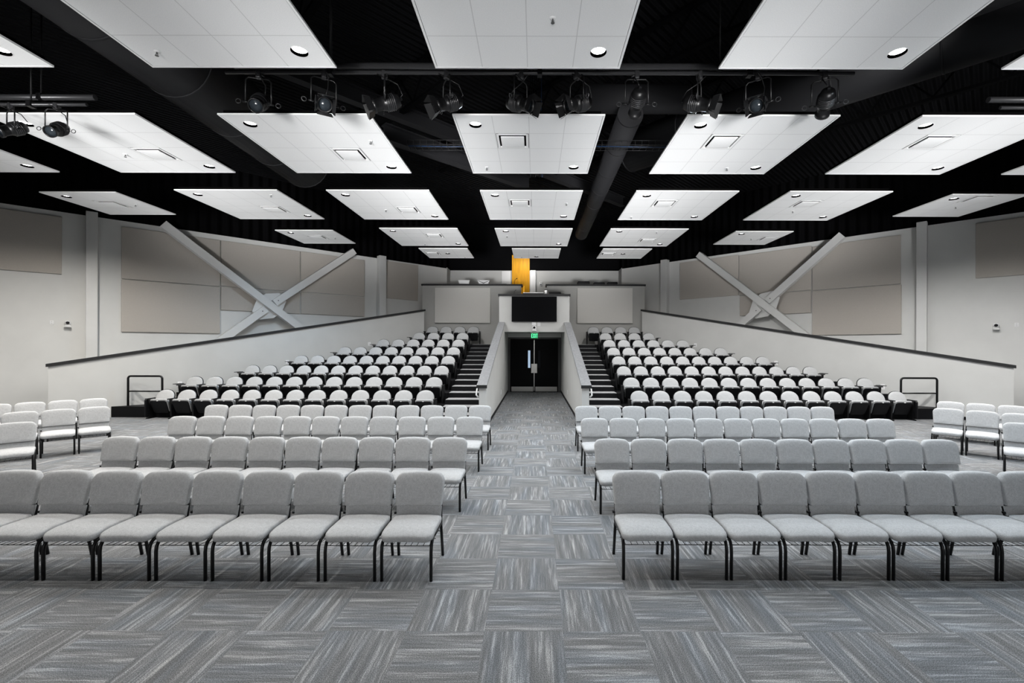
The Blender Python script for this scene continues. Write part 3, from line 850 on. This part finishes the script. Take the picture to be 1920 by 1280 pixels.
def theatre_seat(i, x, y, z, pitch, sd, label, group, first, last, tall):
    t = thing('theatre_seat', label, 'seat', (x, y, z), 0, group)
    obj('backrest', TM['backrest'], 'seat_fabric', t)
    obj('back_shell', TM['back_shell'], 'black_plastic', t)
    s = obj('seat', TM['seat'], 'seat_fabric', t)
    obj('seat_pan', TM['seat_pan'], 'black_plastic', t)
    obj('number_plate', TM['number_plate'], 'white_plastic', t)
    sx = min(1.0, pitch / .645)
    t.scale = (sx, 1, 1)
    h = sd * pitch / 2 / sx
    obj('standard', TM['standard'], 'black_metal', t, (h, 0, 0))
    obj('armrest', TM['armrest'], 'black_plastic', t, (h, 0, 0))
    if first:
        obj('end_panel', TM['end_panel'], 'black_plastic', t, (-h, 0, 0))
        obj('armrest', TM['armrest'], 'black_plastic', t, (-h, 0, 0))
    if last and 0 < i < 7:
        obj('tablet_arm', TM['tablet'], 'black_plastic', t, (h + sd * .05, 0, 0))
    if tall:
        obj('end_panel', TM['end_panel'], 'black_plastic', t, (h + sd * .03, 0, 0))
TN = [13, 13, 12, 10, 8, 6, 4, 4]
TX = {-1: [3.36, 3.34, 3.32, 3.30, 3.30, 3.29, 3.29, 2.95], 1: [3.21, 3.20, 3.17, 3.19, 3.19, 3.20, 3.21, 2.80]}
TP = {-1: [.6655, .6624, .6138, .6233, .6307, .648, .661, .6546], 1: [.660, .647, .604, .610, .621, .631, .656, .652]}
TROW = ['first', 'second', 'third', 'fourth', 'fifth', 'sixth', 'seventh', 'eighth']
for sd in (-1, 1):
    for i in range(8):
        Y = 14.05 + DP * i
        for k in range(TN[i]):
            x = sd * (TX[sd][i] + k * TP[sd][i])
            where = 'bottom' if i == 0 else ('top' if i == 7 else TROW[i])
            lab = 'grey folded theatre seat, %s from the stairs in the %s tier row, %s side' % (ORD[k], where, SIDE[sd])
            theatre_seat(i, x, Y - .2, RH * i, TP[sd][i], sd, lab, '%s tier row of theatre seats, %s side' % (where, SIDE[sd]), k == 0, k == TN[i] - 1, i == 0 and k == TN[i] - 1)

# ------------------------------------------------------------------ ceiling clouds with downlights, diffusers and sprinklers
ZC = 5.98; TS = 0.61
DM = {}
def ceiling_bits():
    DM['trim'] = MB().lathe([(.105, -.0015), (.114, -.0015), (.116, .0)], 28).mesh('trim_ring')
    DM['baffle'] = MB().lathe([(.104, -.002), (.104, .05), (.100, .055)], 28, None, False, True).mesh('baffle')
    DM['lens'] = MB().lathe([(.0, .0), (.092, .0), (.092, .006)], 28, None, False, True).mesh('lens')
    f = MB()
    a, b, h = .285, .245, .07
    f.box(-a, a, -a, -b, -.006, 0).box(-a, a, b, a, -.006, 0).box(-a, -b, -b, b, -.006, 0).box(b, a, -b, b, -.006, 0)
    f.box(-b - .003, b + .003, -b - .003, -b, 0, .022).box(-b - .003, b + .003, b, b + .003, 0, .022).box(-b - .003, -b, -b, b, 0, .022).box(b, b + .003, -b, b, 0, .022)
    DM['dframe'] = f.mesh('diffuser_frame')
    f = MB()
    f.box(-b, b, -b, -b + .004, .022, h).box(-b, b, b - .004, b, .022, h).box(-b, -b + .004, -b, b, .022, h).box(b - .004, b, -b, b, .022, h).box(-b, b, -b, b, h, h + .004)
    DM['throat'] = f.mesh('throat')
    DM['plaque'] = MB().rbox(-.21, .21, -.21, .21, -.020, -.004, .006).mesh('plaque')
    DM['esc'] = MB().lathe([(.038, 0), (.034, -.008), (.012, -.012)], 16, None, True, True).mesh('escutcheon')
    s = MB().tube([(0, 0, -.01), (0, 0, -.035)], .009, 8).tube([(-.014, 0, -.03), (-.012, 0, -.055)], .003, 5).tube([(.014, 0, -.03), (.012, 0, -.055)], .003, 5)
    s.lathe([(.022, -.058), (.022, -.055)], 12, None, True, True)
    DM['head'] = s.mesh('sprinkler_head')
ceiling_bits()
LIGHT = None
def downlight(x, y, label, watts, color):
    t = thing('recessed_downlight', label, 'ceiling light', (x, y, ZC), 0, 'round downlights in the ceiling clouds')
    obj('trim_ring', DM['trim'], 'trim_white', t)
    obj('baffle', DM['baffle'], 'baffle', t)
    obj('lens', DM['lens'], 'lens', t, (0, 0, .036))
    d = bpy.data.lights.new('downlight_lamp', 'AREA'); d.shape = 'DISK'; d.size = .18; d.energy = watts; d.color = color
    o = bpy.data.objects.new('downlight_lamp', d); col.objects.link(o); o.parent = t; o.location = (0, 0, .031)
TONE = {'neutral': (1, .985, .965), 'warm': (1, .955, .89), 'cool': (.76, .89, 1.0), 'blue': (.60, .80, 1.0)}
COLN = {-3: 'outermost left', -2: 'outer left', -1: 'inner left', 0: 'centre', 1: 'inner right', 2: 'outer right', 3: 'outermost right'}
CROW = {1: 'nearest', 2: 'second', 3: 'third', 4: 'fourth', 5: 'farthest'}
def cloud(row, k, x0, y0, n, lights, diff=None, spr=None, wf=1.0, nf=1.0, tone='neutral'):
    where = '%s column of the %s row' % (COLN[k], CROW[row])
    m = .03
    W = n * TS + 2 * m
    t = thing('ceiling_cloud', 'suspended white tile ceiling cloud, %s' % where, 'ceiling cloud', (x0, y0, ZC), 0, 'suspended ceiling clouds')
    # trim around the edge
    f = MB()
    f.box(0, W, 0, m, -.004, .022).box(0, W, W - m, W, -.004, .022).box(0, m, m, W - m, -.004, .022).box(W - m, W, m, W - m, -.004, .022)
    obj('edge_trim', f, 'trim_white', t)
    f = MB()
    f.box(.06, W - .06, .06, .07, .022, .09).box(.06, W - .06, W - .07, W - .06, .022, .09).box(.06, .07, .07, W - .07, .022, .09).box(W - .07, W - .06, .07, W - .07, .022, .09).box(.06, W - .06, .06, W - .06, .09, .10).box(.0, W, .0, .07, .0225, .026).box(.0, W, W - .07, W, .0225, .026).box(.0, .07, .07, W - .07, .0225, .026).box(W - .07, W, .07, W - .07, .0225, .026)
    obj('backing', f, 'cloud_side', t)
    g = .005
    f = MB()
    for i in range(n + 1):
        if 0 < i < n:
            f.box(m + i * TS - .012, m + i * TS + .012, m, W - m, .001, .012)
            f.box(m, W - m, m + i * TS - .012, m + i * TS + .012, .0022, .011)
    obj('grid', f, 'grid', t)
    f = MB()
    for i in range(n):
        for j in range(n):
            xa, xb, ya, yb = m + i * TS + g, m + (i + 1) * TS - g, m + j * TS + g, m + (j + 1) * TS - g
            if (i, j) == diff: continue
            if (i, j) in lights:
                cx, cy, hw = (xa + xb) / 2, (ya + yb) / 2, (xb - xa) / 2
                vs = []; fs = []
                N = 32
                for q in range(N):
                    a = 2 * PI * q / N
                    c, s = math.cos(a), math.sin(a); mx = max(abs(c), abs(s))
                    vs.append((cx + .104 * c, cy + .104 * s, 0)); vs.append((cx + hw * c / mx, cy + hw * s / mx, 0))
                for q in range(N):
                    r = (q + 1) % N
                    fs.append((2 * q, 2 * q + 1, 2 * r + 1, 2 * r))
                f.add(vs, fs)
            else:
                f.add([(xa, ya, 0), (xa, yb, 0), (xb, yb, 0), (xb, ya, 0)], [(0, 1, 2, 3)])
    obj('tile_panel', f, 'tile', t)
    ctr = lambda q: (x0 + m + (q[0] + .5) * TS, y0 + m + (q[1] + .5) * TS)
    for q in lights:
        c = ctr(q)
        pos = ('near' if q[1] < n / 2 - .5 else 'far' if q[1] > n / 2 - .5 else 'middle') + ' ' + ('left' if q[0] < n / 2 - .5 else 'right' if q[0] > n / 2 - .5 else 'middle')
        downlight(c[0], c[1], 'round downlight in %s tile of cloud in %s' % (pos, where), DOWN_W * wf * (nf if q[1] == 0 else 1.0), TONE[tone])
    if diff:
        c = ctr(diff)
        t2 = thing('air_diffuser', 'square white air diffuser in the cloud in %s' % where, 'air vent', (c[0], c[1], ZC), 0, 'square air diffusers in the clouds')
        obj('diffuser_frame', DM['dframe'], 'trim_white', t2); obj('throat', DM['throat'], 'black', t2); obj('plaque', DM['plaque'], 'tile', t2)
    if spr:
        c = ctr(spr)
        t2 = thing('fire_sprinkler', 'small fire sprinkler under the cloud in %s' % where, 'sprinkler', (c[0], c[1], ZC), 0, 'sprinklers under the clouds')
        obj('escutcheon', DM['esc'], 'trim_white', t2); obj('sprinkler_head', DM['head'], 'dull_steel', t2)
D2 = [(0, 0), (3, 3)]
cloud(1, -2, -9.04, 3.68, 4, D2, None, None, 1.3, .5, 'warm')
cloud(1, -1, -5.20, 3.68, 4, D2, None, (0, 3), 1.0, .5, 'warm')
cloud(1, 0, -1.36, 3.68, 4, D2, None, (2, 2), 1.0, .5)
cloud(1, 1, 2.48, 3.68, 4, D2, None, None, 1.0, .5, 'cool')
cloud(1, 2, 6.32, 3.68, 4, D2, None, None, 1.2, .5, 'cool')
cloud(2, -3, -12.88, 7.43, 4, D2, None, None, 2.2, 1, 'warm')
cloud(2, -2, -9.04, 7.43, 4, D2, (2, 2), (1, 2), 1.1, 1, 'warm')
cloud(2, -1, -5.20, 7.43, 4, D2, (2, 2), (3, 1))
cloud(2, 0, -1.36, 7.43, 4, D2, (1, 1), (0, 3), 1.1, 1, 'cool')
cloud(2, 1, 2.48, 7.43, 4, D2, (1, 1), (2, 3), 1, 1, 'cool')
cloud(2, 2, 6.32, 7.43, 4, D2, (1, 1), None, 1.1)
cloud(2, 3, 10.16, 7.43, 4, D2, None, None, 2.2)
cloud(3, -3, -12.25, 11.23, 3, [(0, 0)], (1, 1), (2, 1), 4.3, 1, 'warm')
cloud(3, -2, -8.77, 11.04, 4, D2, (2, 2), (3, 0), 1.05)
cloud(3, -1, -5.08, 11.04, 4, D2, (2, 2), (1, 2), .9)
cloud(3, 0, -1.345, 11.04, 4, D2, (1, 1), (3, 1), .30)
cloud(3, 1, 2.45, 11.04, 4, D2, (1, 1), (0, 3), .9)
cloud(3, 2, 6.18, 11.04, 4, D2, (1, 1), (1, 2), 1.05)
cloud(3, 3, 10.30, 11.23, 3, [(0, 0)], (1, 0), (1, 1), 4.5)
cloud(4, -2, -8.50, 14.86, 3, [(0, 0)], (1, 1), (2, 1), 1.9, 1, 'blue')
cloud(4, -1, -5.00, 14.58, 4, D2, (2, 1), (1, 3), 1.2)
cloud(4, 0, -1.30, 14.58, 4, D2, None, (0, 1), .20)
cloud(4, 1, 2.42, 14.58, 4, D2, (2, 2), (2, 0), 1.2)
cloud(4, 2, 6.55, 14.86, 3, [(0, 0)], (2, 1), (1, 1), 1.7)
cloud(5, -1, -4.50, 17.55, 3, [(1, 1)], (0, 1), (2, 2), 1.1)
cloud(5, 0, -0.90, 17.55, 3, [(1, 2)], None, (0, 2), .35)
cloud(5, 1, 2.62, 17.55, 3, [(1, 1)], (0, 1), None, 1.1)

# ------------------------------------------------------------------ black steel, ducts, pipes and trays above the clouds
def duct(pts, r, label, n=28):
    P = [Vector(p) for p in pts]
    t = thing('air_duct', label, 'duct', P[0])
    obj('body', MB().tube([tuple(p - P[0]) for p in P], r, n), 'duct', t)
    d = (P[-1] - P[0]); L = d.length; d.normalize()
    k = max(2, int(L / 1.4))
    for q in range(k + 1):
        c = d * (L * q / k)
        obj('joint_ring', MB().tube([tuple(c - d * .02), tuple(c + d * .02)], r * 1.012, n), 'duct', t)
duct([(-6.25, -1, 7.15), (-6.25, 12.35, 7.15)], .64, 'wide black round duct running along the left side to the third cloud row')
duct([(2.02, 9.7, 7.15), (2.02, 19.9, 7.15)], .27, 'slim black round duct running back between centre and right clouds')
duct([(9.4, 5.7, 7.55), (2.6, 12.5, 7.55)], .52, 'wide black duct crossing diagonally above the right clouds, rear one')
duct([(9.4, 4.1, 7.75), (5.2, 8.3, 7.75)], .50, 'wide black duct crossing diagonally above the right clouds, nearer one')
duct([(1.1, 10.2, 7.75), (3.4, 10.2, 7.75)], .3, 'short black cross duct above the slim duct right of the centre cloud')
def joist(c, L, label):
    t = thing('roof_joist', label, 'roof truss', (c[0], c[1], 8.95), math.radians(-45), 'open web roof joists')
    obj('top_chord', MB().box(-L / 2, L / 2, -.06, .06, -.08, -.01), 'black', t)
    obj('bottom_chord', MB().box(-L / 2, L / 2, -.06, .06, -.95, -.88), 'black', t)
    n = int(L / 0.62); w = MB()
    for q in range(n):
        xa = -L / 2 + L * q / n; xb = -L / 2 + L * (q + 1) / n
        z0, z1 = (-.09, -.87) if q % 2 == 0 else (-.87, -.09)
        w.bar((xa, 0, z0), (xb, 0, z1), .035, .035, (0, 1, 0))
    obj('web', w, 'black', t)
for q, (cc, L) in enumerate(((4.0, 22), (8.0, 26), (12.0, 26), (16.0, 22), (20.0, 16))):
    joist((cc / 2, cc / 2), L, 'black open web roof joist crossing diagonally, %s from the stage' % ORD[q])
def girder(p0, p1, label):
    a = Vector(p0); b = Vector(p1)
    t = thing('roof_girder', label, 'roof beam', a, 0, 'roof girders')
    d = b - a
    obj('web', MB().bar((0, 0, 0), d, .03, .34), 'duct', t)
    for z in (-.17, .17):
        obj('flange', MB().bar(Vector((0, 0, z)), d + Vector((0, 0, z)), .22, .03), 'duct', t)
girder((-12.5, 2.2, 8.0), (3.5, 18.2, 8.0), 'black roof girder running diagonally from left front to right back')
girder((-3.4, 10.2, 7.0), (-0.2, 13.4, 7.0), 'short black girder between the centre and inner left clouds')
def pipe(p0, p1, r, label, m='grey_pipe', group='black pipes above the clouds', hs=.5):
    a = Vector(p0); d = Vector(p1) - a
    t = thing('lighting_pipe', label, 'pipe', a, 0, group)
    obj('tube', MB().tube([(0, 0, 0), tuple(d)], r, 12), m, t)
    k = max(2, int(d.length / 2.5))
    for q in range(k):
        c = d * ((q + hs) / k)
        obj('hanger', MB().tube([tuple(c), (c.x, c.y, 8.98 - a.z)], .012, 6), 'black_metal', t)
        obj('clamp', MB().box(c.x - .035, c.x + .035, c.y - .05, c.y + .05, c.z - .045, c.z + .05), 'black_metal', t)
pipe((-4.6, 6.75, 6.26), (4.72, 6.75, 6.26), .028, 'long lighting pipe carrying the middle stage lights')
pipe((-4.6, 6.95, 6.48), (4.3, 6.95, 6.48), .045, 'thicker conduit above the middle lighting pipe')
pipe((-10.6, 7.18, 6.0), (-7.08, 7.18, 6.0), .026, 'lighting pipe at the far left carrying two stage lights')
pipe((-10.6, 7.34, 6.2), (-7.10, 7.34, 6.2), .045, 'thicker conduit above the far left lighting pipe')
pipe((7.35, 7.20, 6.0), (10.8, 7.20, 6.0), .026, 'lighting pipe at the far right beside the outer clouds', hs=.9)
pipe((7.30, 7.34, 6.2), (10.8, 7.34, 6.2), .045, 'thicker conduit above the far right lighting pipe', hs=.94)
for (x0, x1, y, z, lab) in ((1.35, 4.1, 10.25, 6.75, 'wire cable tray between centre and inner right clouds'), (-2.9, -1.0, 10.25, 6.75, 'wire cable tray between centre and inner left clouds')):
    t = thing('cable_tray', lab, 'cable tray', (x0, y, z), 0, 'wire cable trays')
    f = MB()
    L = x1 - x0
    for yy, zz in ((0, 0), (.15, 0), (.3, 0), (0, .1), (.3, .1)): f.tube([(0, yy, zz), (L, yy, zz)], .006, 5)
    for q in range(int(L / .15) + 1):
        f.tube([(q * .15, 0, .1), (q * .15, 0, 0), (q * .15, .3, 0), (q * .15, .3, .1)], .005, 5)
    obj('mesh', f, 'grey_pipe', t)
    obj('cable', MB().tube([(0, .1, .012), (L * .5, .14, .012), (L, .1, .012)], .010, 6), 'blue_cable', t)
t = thing('cable_coil', 'hanging bundle of black and blue cables behind the second centre cloud', 'cables', (0.0, 10.15, 6.3))
for q in range(6):
    x = -.12 + q * .05
    obj('cable', MB().tube([(x, 0, 2.69), (x, 0, .1), (x + .01, .02, -.28 - .02 * (q % 3)), (x + .03, .02, -.3), (x + .03, .03, .1)], .007, 5), 'blue_cable' if q == 5 else 'black_metal', t)

# ------------------------------------------------------------------ stage lights
SM = {}
def stage_meshes():
    # body axis along local -Y, pivot at the origin
    R = Matrix.Rotation(PI / 2, 4, 'X')          # lathe z -> -y
    SM['body'] = MB().lathe([(.03, -.22), (.08, -.205), (.10, -.14), (.105, -.04), (.09, 0.0), (.08, .04)], 20, R, True, True).mesh('body')
    f = MB()
    for q in range(5): f.lathe([(.103, -.13 + q * .025), (.112, -.126 + q * .025), (.103, -.118 + q * .025)], 20, R)
    SM['fins'] = f.mesh('cooling_rim')
    SM['barrel'] = MB().lathe([(.08, .03), (.08, .12), (.092, .125), (.092, .165), (.084, .165), (.076, .14)], 20, R, False, False).mesh('lens_barrel')
    SM['glass'] = MB().lathe([(.0, .135), (.078, .135), (.078, .13)], 20, R, False, False).mesh('lens')
    SM['flap'] = MB().prism([(-.085, 0, 0), (.085, 0, 0), (.10, -.09, .03), (-.10, -.09, .03)], (0, 0, .004)).mesh('barn_door')
    f = MB()
    f.tube([(-.155, 0, 0), (-.155, 0, .3), (-.12, 0, .335), (.12, 0, .335), (.155, 0, .3), (.155, 0, 0)], .010, 6)
    SM['yoke'] = f.mesh('yoke')
    SM['clamp'] = MB().rbox(-.03, .03, -.04, .04, .335, .44, .01).tube([(0, 0, .40), (.07, 0, .37)], .008, 6).mesh('clamp')
    SM['knob'] = MB().tube([(-.11, 0, 0), (-.19, 0, 0)], .012, 8).tube([(.11, 0, 0), (.19, 0, 0)], .012, 8).mesh('pivot_knob')
    ring = [(-.19 - .05 + .03 * math.cos(a), 0, .03 * math.sin(a)) for a in [2 * PI * q / 10 for q in range(10)]]
    r2 = [(-p[0], p[1], p[2]) for p in ring]
    SM['handle0'] = MB().tube(ring, .006, 5, True).mesh('loop_handle'); SM['handle1'] = MB().tube(r2, .006, 5, True).mesh('loop_handle')
    SM['cord'] = MB().tube([(0, .21, .02), (.03, .27, .05), (.06, .25, .18), (.05, .12, .3), (.02, .05, .38)], .007, 5).mesh('power_cord')
    SM['plug'] = MB().rbox(-.02, .02, .20, .25, 0, .04, .006).mesh('plug')
stage_meshes()
def stage_light(x, y, zp, yaw, tilt, label, s=1.0, doors=True, blue=False):
    t = thing('stage_light', label, 'stage light', (x, y, zp - .42 * s), math.radians(yaw), 'stage lights hanging from the pipes')
    t.scale = (s, s, s)
    obj('yoke', SM['yoke'], 'black_metal', t); obj('clamp', SM['clamp'], 'grey_pipe', t)
    obj('pivot_knob', SM['knob'], 'black_metal', t); obj('loop_handle', SM['handle0'], 'grey_pipe', t); obj('loop_handle', SM['handle1'], 'grey_pipe', t)
    r = (math.radians(tilt), 0, 0)
    b = obj('body', SM['body'], 'black_metal', t, (0, 0, 0), r)
    obj('cooling_rim', SM['fins'], 'grey_pipe', b)
    br = obj('lens_barrel', SM['barrel'], 'black_metal', t, (0, 0, 0), r)
    obj('lens', SM['glass'], 'dim_glass', br)
    obj('power_cord', SM['cord'], 'black_metal', t, (0, 0, 0), r)
    obj('plug', SM['plug'], 'blue' if blue else 'black_plastic', t, (0, 0, 0), r)
    if doors:
        Rt = Matrix.Rotation(math.radians(tilt), 4, 'X')
        for q in range(4):
            mloc = Rt @ Matrix.Rotation(PI / 2 * q, 4, 'Y') @ Matrix.Translation((0, -.166, .09))
            o = obj('barn_door', SM['flap'], 'black_metal', t)
            o.matrix_local = mloc
for q, (lx, yaw, tilt, doors, blue) in enumerate(((-4.11, 15, 38, False, False), (-3.14, 30, 30, True, False), (-2.24, -70, 22, True, True), (-1.32, -62, 25, True, True), (-0.22, 58, 22, True, False),
                                                   (0.61, -60, 22, True, True), (1.50, 180, 25, False, False), (2.43, 62, 20, True, False), (3.30, -35, 28, True, False), (4.29, 160, 25, False, False))):
    stage_light(lx, 6.75, 6.26, yaw, tilt, 'black stage light, %s from the left on the middle lighting pipe' % ORD[q], 1.1, doors, blue)
stage_light(-7.56, 7.18, 6.0, 12, 35, 'black stage light at the inner end of the far left lighting pipe', .95, False)
stage_light(-8.28, 7.18, 6.0, -25, 35, 'black stage light second from the end of the far left pipe', .95, False)
